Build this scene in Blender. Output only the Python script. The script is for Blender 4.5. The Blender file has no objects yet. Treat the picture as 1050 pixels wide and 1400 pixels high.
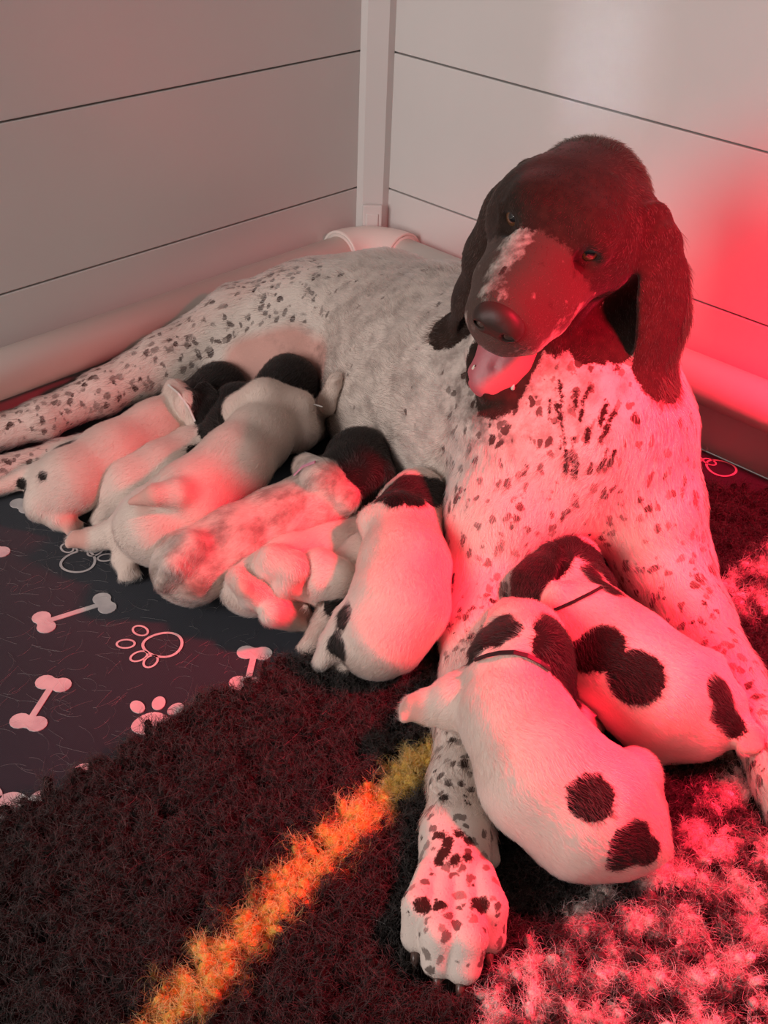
import bpy, math, random
import numpy as np
from mathutils import Vector, Matrix

SC = bpy.context.scene
COL = SC.collection
U = 0.18                                   # one wall-board height, metres

# ------------------------------------------------------------------ camera
YAW, PITCH, ROLL, FPX = 0.7445, 0.6100, 0.0469, 1535.24
CAM = np.array([-6.4713, -6.2559, 4.0366]) * U
_f = np.array([math.cos(YAW) * math.cos(PITCH), math.sin(YAW) * math.cos(PITCH), -math.sin(PITCH)])
_r = np.cross(_f, [0, 0, 1]); _r /= np.linalg.norm(_r)
_u = np.cross(_r, _f)
RIGHT = _r * math.cos(ROLL) + _u * math.sin(ROLL)
UP = -_r * math.sin(ROLL) + _u * math.cos(ROLL)
cam_d = bpy.data.cameras.new('camera')
cam = bpy.data.objects.new('camera', cam_d); COL.objects.link(cam)
cam.matrix_world = Matrix(((RIGHT[0], UP[0], -_f[0], CAM[0]), (RIGHT[1], UP[1], -_f[1], CAM[1]),
                           (RIGHT[2], UP[2], -_f[2], CAM[2]), (0, 0, 0, 1)))
cam_d.sensor_fit = 'VERTICAL'; cam_d.sensor_height = 36.0
cam_d.lens = FPX / 1400 * 36.0
cam_d.clip_start = 0.02
SC.camera = cam

def G(px, py, z):
    """world point (m) measured off the photograph's sight line at a known height z (cm)"""
    d = _f + (px - 525) / FPX * RIGHT - (py - 700) / FPX * UP
    t = (z * 0.01 - CAM[2]) / d[2]
    return CAM + t * d

# ------------------------------------------------------------------ light
w = bpy.data.worlds.new('world'); SC.world = w; w.use_nodes = True
bg = w.node_tree.nodes['Background']
bg.inputs[0].default_value = (1.0, 0.80, 0.74, 1); bg.inputs[1].default_value = 0.17
SC.view_settings.view_transform = 'Standard'; SC.view_settings.look = 'None'
SC.view_settings.exposure = 0.0; SC.view_settings.gamma = 1.0
SC.view_settings.use_curve_mapping = False

def aim(o, p):
    o.rotation_euler = (Vector(p) - o.location).to_track_quat('-Z', 'Y').to_euler()

ld = bpy.data.lights.new('heat_lamp_light', 'SPOT'); lo = bpy.data.objects.new('heat_lamp_light', ld); COL.objects.link(lo)
ld.energy = 122; ld.color = (1.0, 0.008, 0.045); ld.spot_size = math.radians(103); ld.spot_blend = 0.85; ld.shadow_soft_size = 0.045
lo.location = np.array([-2.0, -5.9, 4.1]) * U; aim(lo, np.array([-1.75, -5.0, 0.0]) * U)
wd = bpy.data.lights.new('window_light', 'AREA'); wo = bpy.data.objects.new('window_light', wd); COL.objects.link(wo)
wd.energy = 34; wd.color = (1.0, 0.915, 0.88); wd.shape = 'RECTANGLE'; wd.size = 0.9; wd.size_y = 1.1
wo.location = (-2.6, -0.36, 1.0); aim(wo, (-0.4, -0.5, 0.1))

gd = bpy.data.lights.new('wall_streak_light', 'AREA'); go = bpy.data.objects.new('wall_streak_light', gd); COL.objects.link(go)  # added strip light for the pale streak on the right wall; gap assumed
gd.energy = 0.02; gd.color = (0.80, 0.88, 1.0); gd.shape = 'RECTANGLE'; gd.size = 0.05; gd.size_y = 0.22; gd.spread = math.radians(4)
go.location = (-2.2, -0.72, 1.15); aim(go, (0, -0.365, 0.46))

# ------------------------------------------------------------------ helpers
def obj(name, data, parent=None, mat=None, loc=None, kind=None):
    o = bpy.data.objects.new(name, data); COL.objects.link(o)
    if parent is not None: o.parent = parent
    if loc is not None: o.location = loc
    if mat is not None and data is not None: data.materials.append(mat)
    if kind: o['kind'] = kind
    return o
def tag(o, label, cat, group=None):
    o['label'] = label; o['category'] = cat
    if group: o['group'] = group
    return o
def mesh(name, V, F, smooth=True):
    me = bpy.data.meshes.new(name)
    V = np.asarray(V, dtype=np.float32)
    if isinstance(F, np.ndarray):
        n, k = F.shape
        me.vertices.add(len(V)); me.vertices.foreach_set('co', V.ravel())
        me.loops.add(n * k); me.loops.foreach_set('vertex_index', F.astype(np.int32).ravel())
        me.polygons.add(n); me.polygons.foreach_set('loop_start', np.arange(0, n * k, k, dtype=np.int32))
        me.update(calc_edges=True); me.validate()
    else:
        me.from_pydata(V.tolist(), [], F); me.update()
    if smooth:
        me.polygons.foreach_set('use_smooth', np.ones(len(me.polygons), dtype=bool))
    return me
def box(lo, hi, bev=0.0):
    import bmesh
    bm = bmesh.new(); bmesh.ops.create_cube(bm, size=1)
    for v in bm.verts:
        v.co = Vector([lo[i] + (v.co[i] + .5) * (hi[i] - lo[i]) for i in range(3)])
    if bev:
        bmesh.ops.bevel(bm, geom=list(bm.edges), offset=bev, segments=2, affect='EDGES', profile=.6)
    me = bpy.data.meshes.new('box'); bm.to_mesh(me); bm.free()
    return me

class Nodes:
    def __init__(s, name):
        s.m = bpy.data.materials.new(name); s.m.use_nodes = True
        s.t = s.m.node_tree; s.t.nodes.clear()
        s.out = s.n('ShaderNodeOutputMaterial')
    def n(s, typ, **k):
        x = s.t.nodes.new(typ)
        for a, b in k.items(): setattr(x, a, b)
        return x
    def l(s, a, b): s.t.links.new(a, b)
    def val(s, sock, v):
        if hasattr(v, 'is_output') or isinstance(v, bpy.types.NodeSocket): s.l(v, sock)
        else: sock.default_value = v
    def math(s, op, a, b=None, c=None, clamp=False):
        x = s.n('ShaderNodeMath', operation=op); x.use_clamp = clamp
        for i, v in enumerate((a, b, c)):
            if v is not None: s.val(x.inputs[i], v)
        return x.outputs[0]
    def ramp(s, v, lo, hi):
        x = s.n('ShaderNodeMapRange', interpolation_type='SMOOTHSTEP')
        s.val(x.inputs[0], v); s.val(x.inputs[1], lo); s.val(x.inputs[2], hi)
        return x.outputs[0]
    def mix(s, f, a, b):
        x = s.n('ShaderNodeMix', data_type='RGBA')
        s.val(x.inputs[0], f); s.val(x.inputs[6], a); s.val(x.inputs[7], b)
        return x.outputs[2]
    def attr(s, name, out='Fac'):
        return s.n('ShaderNodeAttribute', attribute_name=name).outputs[out]
    def noise(s, vec, scale, detail=3, rough=.5):
        x = s.n('ShaderNodeTexNoise'); s.l(vec, x.inputs['Vector'])
        x.inputs['Scale'].default_value = scale; x.inputs['Detail'].default_value = detail; x.inputs['Roughness'].default_value = rough
        return x.outputs['Fac']
    def scale(s, vec, sc):
        x = s.n('ShaderNodeMapping'); s.l(vec, x.inputs[0]); x.inputs['Scale'].default_value = sc
        return x.outputs[0]
    def bsdf(s, color, rough=.6, spec=.3, normal=None, **k):
        b = s.n('ShaderNodeBsdfPrincipled')
        s.val(b.inputs['Base Color'], color); s.val(b.inputs['Roughness'], rough)
        s.val(b.inputs['Specular IOR Level'], spec)
        for a, v in k.items(): s.val(b.inputs[a.replace('_', ' ')], v)
        if normal is not None: s.l(normal, b.inputs['Normal'])
        s.l(b.outputs[0], s.out.inputs[0]); return b
    def bump(s, h, strength=.3, dist=.002):
        x = s.n('ShaderNodeBump'); s.l(h, x.inputs['Height']); x.inputs['Strength'].default_value = strength
        x.inputs['Distance'].default_value = dist
        return x.outputs[0]

def col(r, g, b): return (r, g, b, 1)
def obco(N): return N.n('ShaderNodeTexCoord').outputs['Object']

def mat_plastic(name, c, rough=.35, spec=.4, grain=0.15):
    N = Nodes(name); co = obco(N)
    n1 = N.noise(co, 9, 4); n2 = N.noise(co, 400, 2)
    cc = N.mix(n1, col(*[x * .94 for x in c]), col(*c))
    N.bsdf(cc, N.math('ADD', N.math('MULTIPLY', n1, .12), rough), spec, N.bump(n2, grain, .0003))
    return N.m
M_wall = mat_plastic('white_pvc_board', (.70, .68, .66), .33, .5)
M_pipe = mat_plastic('white_pipe', (.80, .75, .69), .3, .45, .05)
M_post = mat_plastic('white_post', (.74, .71, .69), .3, .45, .05)

def mat_mat():
    N = Nodes('navy_cloth'); co = obco(N)
    n = N.noise(co, 900, 2); n2 = N.noise(co, 14, 4)
    wv = N.n('ShaderNodeTexWave'); N.l(co, wv.inputs[0]); wv.inputs['Scale'].default_value = 260; wv.inputs['Distortion'].default_value = 1
    c = N.mix(n2, col(.007, .010, .018), col(.013, .018, .030))
    h = N.math('ADD', n, N.math('MULTIPLY', wv.outputs['Fac'], .6))
    N.bsdf(c, .85, .2, N.bump(h, .35, .0008), Sheen_Weight=.25)
    return N.m
def mat_print():
    N = Nodes('pale_print'); co = obco(N)
    n = N.noise(co, 900, 2); n2 = N.noise(co, 60, 4)
    c = N.mix(N.ramp(n2, .3, .75), col(.62, .58, .57), col(.46, .43, .44))
    N.bsdf(c, .85, .15, N.bump(n, .3, .0006))
    return N.m
M_mat, M_print = mat_mat(), mat_print()

# ------------------------------------------------------------------ setting
fl = obj('floor', box((-1.6, -1.6, -.03), (.0, .0, -.006)), mat=mat_plastic('grey_floor_sheet', (.25, .23, .22), .5), kind='structure')
ZS = [0.0, 1.0, 2.0396, 3.08, 4.12]
GAP = 0.0011
for side in ('left', 'right'):
    back = box((-1.6, .012, -.006), (.02, .02, ZS[-1] * U)) if side == 'left' else box((.012, -1.6, -.006), (.02, .02, ZS[-1] * U))
    wl = obj('wall_' + side, back, mat=mat_plastic('board_backing', (.12, .11, .11), .8), kind='structure')
    for i in range(4):
        z0, z1 = ZS[i] * U + GAP, ZS[i + 1] * U - GAP
        if i == 0: z0 = -.005
        me = box((-1.6, 0, z0), (0, .012, z1), .0012) if side == 'left' else box((0, -1.6, z0), (.012, 0, z1), .0012)
        obj('board', me, wl, M_wall)
# corner post: chamfered square tube
pw = .1821 * U; ch = .62 * pw
def prism(poly, z0, z1):
    n = len(poly)
    V = [(x, y, z0) for x, y in poly] + [(x, y, z1) for x, y in poly]
    F = [tuple(range(n))[::-1], tuple(range(n, 2 * n))] + [(i, (i + 1) % n, n + (i + 1) % n, n + i) for i in range(n)]
    return mesh('prism', V, F, False)
post = obj('trim_1', prism([(0, 0), (-pw, 0), (-pw, -pw + ch), (-pw + ch, -pw), (0, -pw)], -.005, ZS[-1] * U), mat=M_post, kind='structure')
post.data.polygons.foreach_set('use_smooth', np.zeros(len(post.data.polygons), dtype=bool))

# guard rail of pipes round the inside
PR, PZ, PO = 0.155 * U, 0.585 * U, 0.20 * U           # radius, height, axis distance from the wall
def sweep(pts, radii, seg=32, cap=True):
    pts = [np.array(p, float) for p in pts]; V = []; F = []; n = len(pts)
    up = np.array([0, 0, 1.])
    for i, p in enumerate(pts):
        d = pts[min(i + 1, n - 1)] - pts[max(i - 1, 0)]; d /= np.linalg.norm(d)
        uu = up if abs(d @ up) < .95 else np.array([1., 0, 0])
        s = np.cross(d, uu); s /= np.linalg.norm(s); t = np.cross(s, d)
        for k in range(seg):
            a = 2 * math.pi * k / seg
            V.append(p + radii[i] * (math.cos(a) * s + math.sin(a) * t))
    for i in range(n - 1):
        for k in range(seg):
            F.append((i * seg + k, i * seg + (k + 1) % seg, (i + 1) * seg + (k + 1) % seg, (i + 1) * seg + k))
    if cap: F += [tuple(range(seg))[::-1], tuple(range((n - 1) * seg, n * seg))]
    return V, F
rail = obj('guard_rail', None, loc=(0, 0, 0))
tag(rail, 'cream plastic pipe rail with rounded corner fitting along the base of both walls', 'rail')
EB = .56 * U
for a, b in (((-1.6, -PO, PZ), (-EB + .004, -PO, PZ)), ((-PO, -EB + .004, PZ), (-PO, -1.6, PZ))):
    V, F = sweep([a, b], [PR, PR], 40); obj('pipe', mesh('pipe', V, F), rail, M_pipe)
er = PR * 1.13; pts = []; rad = []
cx = EB - PO - .004
for k in range(13):
    a = math.pi / 2 * k / 12
    rr = cx - .03 * U * 0
    pts.append((-PO - rr + rr * math.sin(a), -PO - rr + rr * math.cos(a), PZ))
pts = [(-EB, -PO, PZ)] + pts + [(-PO, -EB, PZ)]
V, F = sweep(pts, [er] * len(pts), 40, False)
fit = obj('corner_fitting', mesh('fitting', V, F), rail, M_pipe)
md = fit.modifiers.new('solid', 'SOLIDIFY'); md.thickness = er - PR * .98; md.offset = -1
V, F = sweep([(-EB + .0, -PO, PZ), (-EB + .006, -PO, PZ)], [er * 1.02, er * 1.02], 40); obj('rim', mesh('rim', V, F), fit, M_pipe)
V, F = sweep([(-PO, -EB + .006, PZ), (-PO, -EB, PZ)], [er * 1.02, er * 1.02], 40); obj('rim', mesh('rim', V, F), fit, M_pipe)
V, F = sweep([(-PO - cx + cx * math.sin(a), -PO - cx + cx * math.cos(a), PZ) for a in (math.pi / 4 - .03, math.pi / 4 + .03)], [er * 1.015] * 2, 40); obj('rim', mesh('rim', V, F), fit, M_pipe)
c = .115 * U
pc = obj('clip', box((-.014, -.0035, -.02), (.014, .0035, .012), .002), rail, M_post)
pc.location = (-c * 1.35, -c * 1.35, PZ + PR + .016); pc.rotation_euler = (0, 0, -math.pi / 4)
pc2 = obj('clip', box((-.009, -.0035, -.016), (.009, .0035, .010), .002), rail, M_post)
pc2.location = (-c * 1.42, -c * 1.42, PZ + PR + .006); pc2.rotation_euler = (0, 0, -math.pi / 4)

# ------------------------------------------------------------------ printed mat
MT = 0.0
mt = obj('bedding_mat', box((-1.59, -1.58, -.006), (-.01, -.01, MT), .002), mat=M_mat)
tag(mt, 'dark navy cloth mat printed with pale bones and paw prints covering the floor', 'mat')
def flatpoly(name, poly, h=.0008):
    n = len(poly)
    V = [(x, y, MT + h) for x, y in poly] + [(x, y, MT - .0005) for x, y in poly]
    a = sum(poly[i][0] * poly[(i + 1) % n][1] - poly[(i + 1) % n][0] * poly[i][1] for i in range(n))
    top = tuple(range(n)) if a > 0 else tuple(range(n))[::-1]
    F = [top] + [(i, n + i, n + (i + 1) % n, (i + 1) % n) for i in range(n)]
    return obj(name, mesh(name, V, F, False), mt, M_print)
def ringpoly(name, poly, wd, parent=None):
    poly = np.array(poly); n = len(poly)
    d = np.roll(poly, -1, 0) - np.roll(poly, 1, 0); d /= np.linalg.norm(d, axis=1)[:, None]
    nn = np.stack([-d[:, 1], d[:, 0]], 1)
    a, b = poly + nn * wd / 2, poly - nn * wd / 2
    V = [(x, y, MT + .0008) for x, y in a] + [(x, y, MT + .0008) for x, y in b]
    F = [(i, (i + 1) % n, n + (i + 1) % n, n + i) for i in range(n)]
    return mesh(name, V, F, False)
def g2(px, py): return G(px, py, 0)[:2]
def bone(p0, p1, wdt=.0085, lobe=.0092):
    a, b = np.array(p0), np.array(p1); d = b - a; L = np.linalg.norm(d); d /= L; n = np.array([-d[1], d[0]])
    P = []
    lr = lobe
    def arc(c, a0, a1, k=11):
        for i in range(k):
            t = math.radians(a0 + (a1 - a0) * i / (k - 1)); P.append(c + lr * (math.cos(t) * d + math.sin(t) * n))
    arc(b - n * lr * .85, -212, 42); arc(b + n * lr * .85, -42, 212)
    arc(a + n * lr * .85, -32, 222); arc(a - n * lr * .85, 138, 392)
    return P
def ell(c, ax, rx, ry, k=22, egg=0.0):
    ax = np.array(ax) / np.linalg.norm(ax); n = np.array([-ax[1], ax[0]])
    return [np.array(c) + ax * rx * math.cos(t) + n * ry * math.sin(t) * (1 + egg * math.cos(t)) for t in np.linspace(0, 2 * math.pi, k, endpoint=False)]
for a, b in (((60, 851), (143, 825)), ((39, 988), (73, 935)), ((338, 935), (348, 893)), ((70, 672), (31, 692)), ((-70, 800), (-6, 752))):
    flatpoly('bone_print', bone(g2(*a), g2(*b)))
def paw_out(pad, ax, toes, r=(.0185, .017), tr=(.0085, .006)):
    c = g2(*pad); a = g2(*ax) - c
    o = obj('paw_outline', ringpoly('paw', ell(c, a, r[0], r[1], 30, -.18), .0028), mt, M_print)
    for t in toes:
        tc = g2(*t); obj('toe_outline', ringpoly('toe', ell(tc, tc - c, tr[0], tr[1], 20, 0), .0022), o, M_print)
paw_out((222, 882), (180, 880), ((172, 881), (192, 863), (190, 898), (206, 905)))
paw_out((108, 768), (128, 740), ((92, 750), (112, 748), (130, 755), (145, 763)))
paw_out((985, 640), (950, 620), ((937, 619), (951, 627), (970, 632), (960, 612)))
pp = flatpoly('paw_print', ell(g2(209, 990), g2(215, 960) - g2(209, 990), .014, .018, 24, -.25))
for t in ((188, 967), (217, 962), (240, 970)):
    tc = g2(*t); x = flatpoly('toe_print', ell(tc, tc - g2(209, 995), .0085, .006)); x.parent = pp
pp = flatpoly('paw_print', ell(g2(14, 1102), g2(20, 1072) - g2(14, 1102), .014, .018, 24, -.25))
for t in ((-8, 1085), (54, 1090), (112, 1053)):
    tc = g2(*t); x = flatpoly('toe_print', ell(tc, tc - g2(15, 1112), .0085, .006)); x.parent = pp

# ------------------------------------------------------------------ body modelling (signed distance fields -> one skin)
class Field:
    def __init__(s): s.P = []; s.flow = []
    def cone(s, a, ra, b, rb, k=.012, op=1, flat=None):
        s.P.append(('c', np.array(a, float), ra, np.array(b, float), rb, k, op, flat))
    def ell(s, c, r, M=None, k=.012, op=1):
        s.P.append(('e', np.array(c, float), np.array(r, float), None if M is None else np.array(M, float), 0, k, op, None))
    def ball(s, c, r, k=.012, op=1): s.cone(c, r, c, r, k, op)
    def chain(s, pts, k=.012, flow=True, flat=None, op=1, ks=None):
        """pts: [(point, radius), ...] from the head (or trunk) outwards"""
        sub = []
        if ks is None: ks = .35 * min(r for _, r in pts)
        for (a, ra), (b, rb) in zip(pts, pts[1:]):
            sub.append(('c', np.array(a, float), ra, np.array(b, float), rb, k, op, flat[0] if isinstance(flat, list) else flat))
            if isinstance(flat, list): flat = flat[1:]
            if flow: s.flow.append((np.array(a), np.array(b), ra, rb))
        lo = np.min([np.minimum(q[1] - q[2], q[3] - q[4]) for q in sub], 0); hi = np.max([np.maximum(q[1] + q[2], q[3] + q[4]) for q in sub], 0)
        s.P.append(('g', lo, sub, hi, ks, k, op, None))
    def bounds(s):
        lo = np.full(3, 1e9); hi = -lo
        for q in s.P:
            if q[6] < 0: continue
            if q[0] == 'g': lo = np.minimum(lo, q[1]); hi = np.maximum(hi, q[3])
            elif q[0] == 'c':
                lo = np.minimum(lo, np.minimum(q[1] - q[2], q[3] - q[4])); hi = np.maximum(hi, np.maximum(q[1] + q[2], q[3] + q[4]))
            else:
                m = q[2].max(); lo = np.minimum(lo, q[1] - m); hi = np.maximum(hi, q[1] + m)
        return lo, hi
    @staticmethod
    def prim(q, X):
        if q[0] == 'g':
            d = Field.prim(q[2][0], X); k = q[4]
            for e in q[2][1:]:
                e = Field.prim(e, X); hh = np.maximum(k - np.abs(d - e), 0) / k
                d = np.minimum(d, e) - hh * hh * k * .25
            return d
        if q[0] == 'c':
            a, b = q[1].astype(np.float32), q[3].astype(np.float32); ab = b - a; L2 = float(ab @ ab); Y = X - a
            if L2 < 1e-12: h = np.zeros(X.shape[:-1], np.float32)
            else: h = np.clip((Y @ ab) / L2, 0, 1)
            Y = Y - h[..., None] * ab
            r = q[2] + (q[4] - q[2]) * h
            if q[7] is not None:
                nv, fs = q[7]; nv = np.asarray(nv, np.float32)
                dn = Y @ nv
                d2 = (Y * Y).sum(-1) + dn * dn * (fs * fs - 1)
                return (np.sqrt(d2) - r) / (1 + .45 * (fs - 1))
            return np.sqrt((Y * Y).sum(-1)) - r
        Y = X - q[1].astype(np.float32)
        if q[3] is not None: Y = Y @ q[3].astype(np.float32)      # columns of M are the axes
        r = q[2].astype(np.float32)
        k0 = np.sqrt(((Y / r) ** 2).sum(-1)); k1 = np.sqrt(((Y / r ** 2) ** 2).sum(-1))
        return k0 * (k0 - 1) / np.maximum(k1, 1e-6)
    def grid(s, lo, hi, h):
        n = np.ceil((hi - lo) / h).astype(int) + 1
        ax = [(lo[i] + h * np.arange(n[i])).astype(np.float32) for i in range(3)]
        D = np.full(n, 1.0, np.float32)
        for q in s.P:
            k = q[5]
            if q[0] == 'g': a, b = q[1], q[3]
            elif q[0] == 'c':
                a = np.minimum(q[1] - q[2], q[3] - q[4]); b = np.maximum(q[1] + q[2], q[3] + q[4])
            else:
                m = q[2].max(); a, b = q[1] - m, q[1] + m
            m = k + 3 * h
            i0 = np.clip(np.floor((a - m - lo) / h).astype(int), 0, n); i1 = np.clip(np.ceil((b + m - lo) / h).astype(int) + 1, 0, n)
            if (i1 <= i0).any(): continue
            sl = tuple(slice(i0[i], i1[i]) for i in range(3))
            X = np.stack(np.meshgrid(ax[0][sl[0]], ax[1][sl[1]], ax[2][sl[2]], indexing='ij'), -1)
            d = s.prim(q, X); c = D[sl]
            if q[6] > 0:
                hh = np.maximum(k - np.abs(c - d), 0) / k
                D[sl] = np.minimum(c, d) - hh * hh * k * .25
            else:
                hh = np.maximum(k - np.abs(c + d), 0) / k
                D[sl] = np.maximum(c, -d) + hh * hh * k * .25
        return D
    def eval(s, X):
        D = np.full(len(X), 1.0, np.float32); X = X.astype(np.float32)
        for q in s.P:
            d = s.prim(q, X); k = q[5]
            if q[6] > 0: hh = np.maximum(k - np.abs(D - d), 0) / k; D = np.minimum(D, d) - hh * hh * k * .25
            else: hh = np.maximum(k - np.abs(D + d), 0) / k; D = np.maximum(D, -d) + hh * hh * k * .25
        return D
    def surf(s, px, py):
        """first point of the skin along a sight line"""
        d = _f + (px - 525) / FPX * RIGHT - (py - 700) / FPX * UP
        t = np.linspace(.6, 2.2, 900); D = s.eval(CAM + t[:, None] * d)
        i = np.argmax(D < 0) if (D < 0).any() else int(np.argmin(D))
        t = np.linspace(t[max(i - 1, 0)], t[i], 12); D = s.eval(CAM + t[:, None] * d)
        j = np.argmax(D < 0) if (D < 0).any() else int(np.argmin(D))
        return CAM + t[j] * d
    def mesh(s, h, lo=None, hi=None, smooth=2, keep=None, others=(), floor=None):
        a, b = s.bounds()
        lo = a - 3 * h if lo is None else np.array(lo, float); hi = b + 3 * h if hi is None else np.array(hi, float)
        D = s.grid(lo, hi, h)
        for o in others:
            olo, ohi = o.bounds()
            if (olo > hi).any() or (ohi < lo).any(): continue
            d = .0012 - o.grid(lo, hi, h); k = .005
            hh = np.maximum(k - np.abs(D - d), 0) / k; D = np.maximum(D, d) + hh * hh * k * .25
        if floor is not None:
            zz = (floor - (lo[2] + h * np.arange(D.shape[2]))).astype(np.float32)[None, None, :]; k = .006
            hh = np.maximum(k - np.abs(D - zz), 0) / k; D = np.maximum(D, zz) + hh * hh * k * .25
        V, F = surface_nets(D, lo, h)
        if keep is not None:
            c = V[F].mean(1); m = keep(c); F = F[m]
            u, inv = np.unique(F, return_inverse=True); V = V[u]; F = inv.reshape(F.shape)
        V = relax(V, F, smooth)
        return V, F

def surface_nets(D, lo, h):
    S = D < 0
    n = np.array(D.shape)
    base = np.zeros(n - 1, np.int8)
    for dx in (0, 1):
        for dy in (0, 1):
            for dz in (0, 1):
                base += S[dx:n[0] - 1 + dx, dy:n[1] - 1 + dy, dz:n[2] - 1 + dz]
    act = (base > 0) & (base < 8)
    idx = np.full(act.shape, -1, np.int32); I = np.argwhere(act); idx[act] = np.arange(len(I))
    acc = np.zeros((len(I), 3), np.float32); cnt = np.zeros(len(I), np.float32)
    corners = [(x, y, z) for x in (0, 1) for y in (0, 1) for z in (0, 1)]
    val = {c: D[I[:, 0] + c[0], I[:, 1] + c[1], I[:, 2] + c[2]] for c in corners}
    for c in corners:
        for a in range(3):
            if c[a] == 0:
                e = list(c); e[a] = 1; e = tuple(e)
                v0, v1 = val[c], val[e]; m = (v0 < 0) != (v1 < 0)
                t = np.where(m, v0 / np.where(m, v0 - v1, 1), 0)
                p = np.tile(np.array(c, np.float32), (len(I), 1)); p[:, a] = t
                acc[m] += p[m]; cnt[m] += 1
    V = (I + acc / np.maximum(cnt, 1)[:, None]) * h + lo
    F = []
    for a in range(3):
        b, c = (a + 1) % 3, (a + 2) % 3
        sl0 = [slice(None)] * 3; sl1 = [slice(None)] * 3
        sl0[a] = slice(0, n[a] - 1); sl1[a] = slice(1, n[a])
        X = S[tuple(sl0)] != S[tuple(sl1)]
        E = np.argwhere(X)
        E = E[(E[:, b] > 0) & (E[:, c] > 0) & (E[:, b] < n[b] - 1) & (E[:, c] < n[c] - 1)]
        def at(db, dc):
            q = E.copy(); q[:, b] += db; q[:, c] += dc
            return idx[q[:, 0], q[:, 1], q[:, 2]]
        Q = np.stack([at(-1, -1), at(0, -1), at(0, 0), at(-1, 0)], 1)
        ins = S[E[:, 0], E[:, 1], E[:, 2]]
        Q[~ins] = Q[~ins][:, ::-1]
        F.append(Q)
    F = np.concatenate(F); F = F[(F >= 0).all(1)]
    return V.astype(np.float64), F

def relax(V, F, it, lam=.5):
    n = len(V)
    for k in range(it):
        A = np.zeros_like(V); C = np.zeros(n)
        for i in range(4):
            for j in (1, 3):
                o = F[:, (i + j) % 4]
                for d in range(3): A[:, d] += np.bincount(F[:, i], V[o, d], n)
                C += np.bincount(F[:, i], minlength=n)
        V = V + lam * (A / np.maximum(C, 1)[:, None] - V)
    return V

def vnormals(V, F):
    fn = np.cross(V[F[:, 2]] - V[F[:, 0]], V[F[:, 3]] - V[F[:, 1]])
    N = np.zeros_like(V)
    for i in range(4):
        for d in range(3): N[:, d] += np.bincount(F[:, i], fn[:, d], len(V))
    return N / np.maximum(np.linalg.norm(N, axis=1), 1e-12)[:, None], np.linalg.norm(fn, axis=1) / 2

def sph_sd(X, spheres):
    """signed distance to a union of balls / capsules, for coat patches"""
    out = np.full(len(X), 1.0)
    for s in spheres:
        if len(s) == 2: out = np.minimum(out, np.linalg.norm(X - s[0], axis=1) - s[1])
        else:
            a, b, r = np.array(s[0]), np.array(s[1]), s[2]; ab = b - a
            h = np.clip((X - a) @ ab / max(ab @ ab, 1e-12), 0, 1)
            out = np.minimum(out, np.linalg.norm(X - a - h[:, None] * ab, axis=1) - r)
    return out

def add_attr(me, name, arr, dom='POINT'):
    arr = np.asarray(arr, np.float32)
    if arr.ndim == 2:
        a = me.attributes.new(name, 'FLOAT_VECTOR', dom); a.data.foreach_set('vector', arr.ravel())
    else:
        a = me.attributes.new(name, 'FLOAT', dom); a.data.foreach_set('value', arr)

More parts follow.
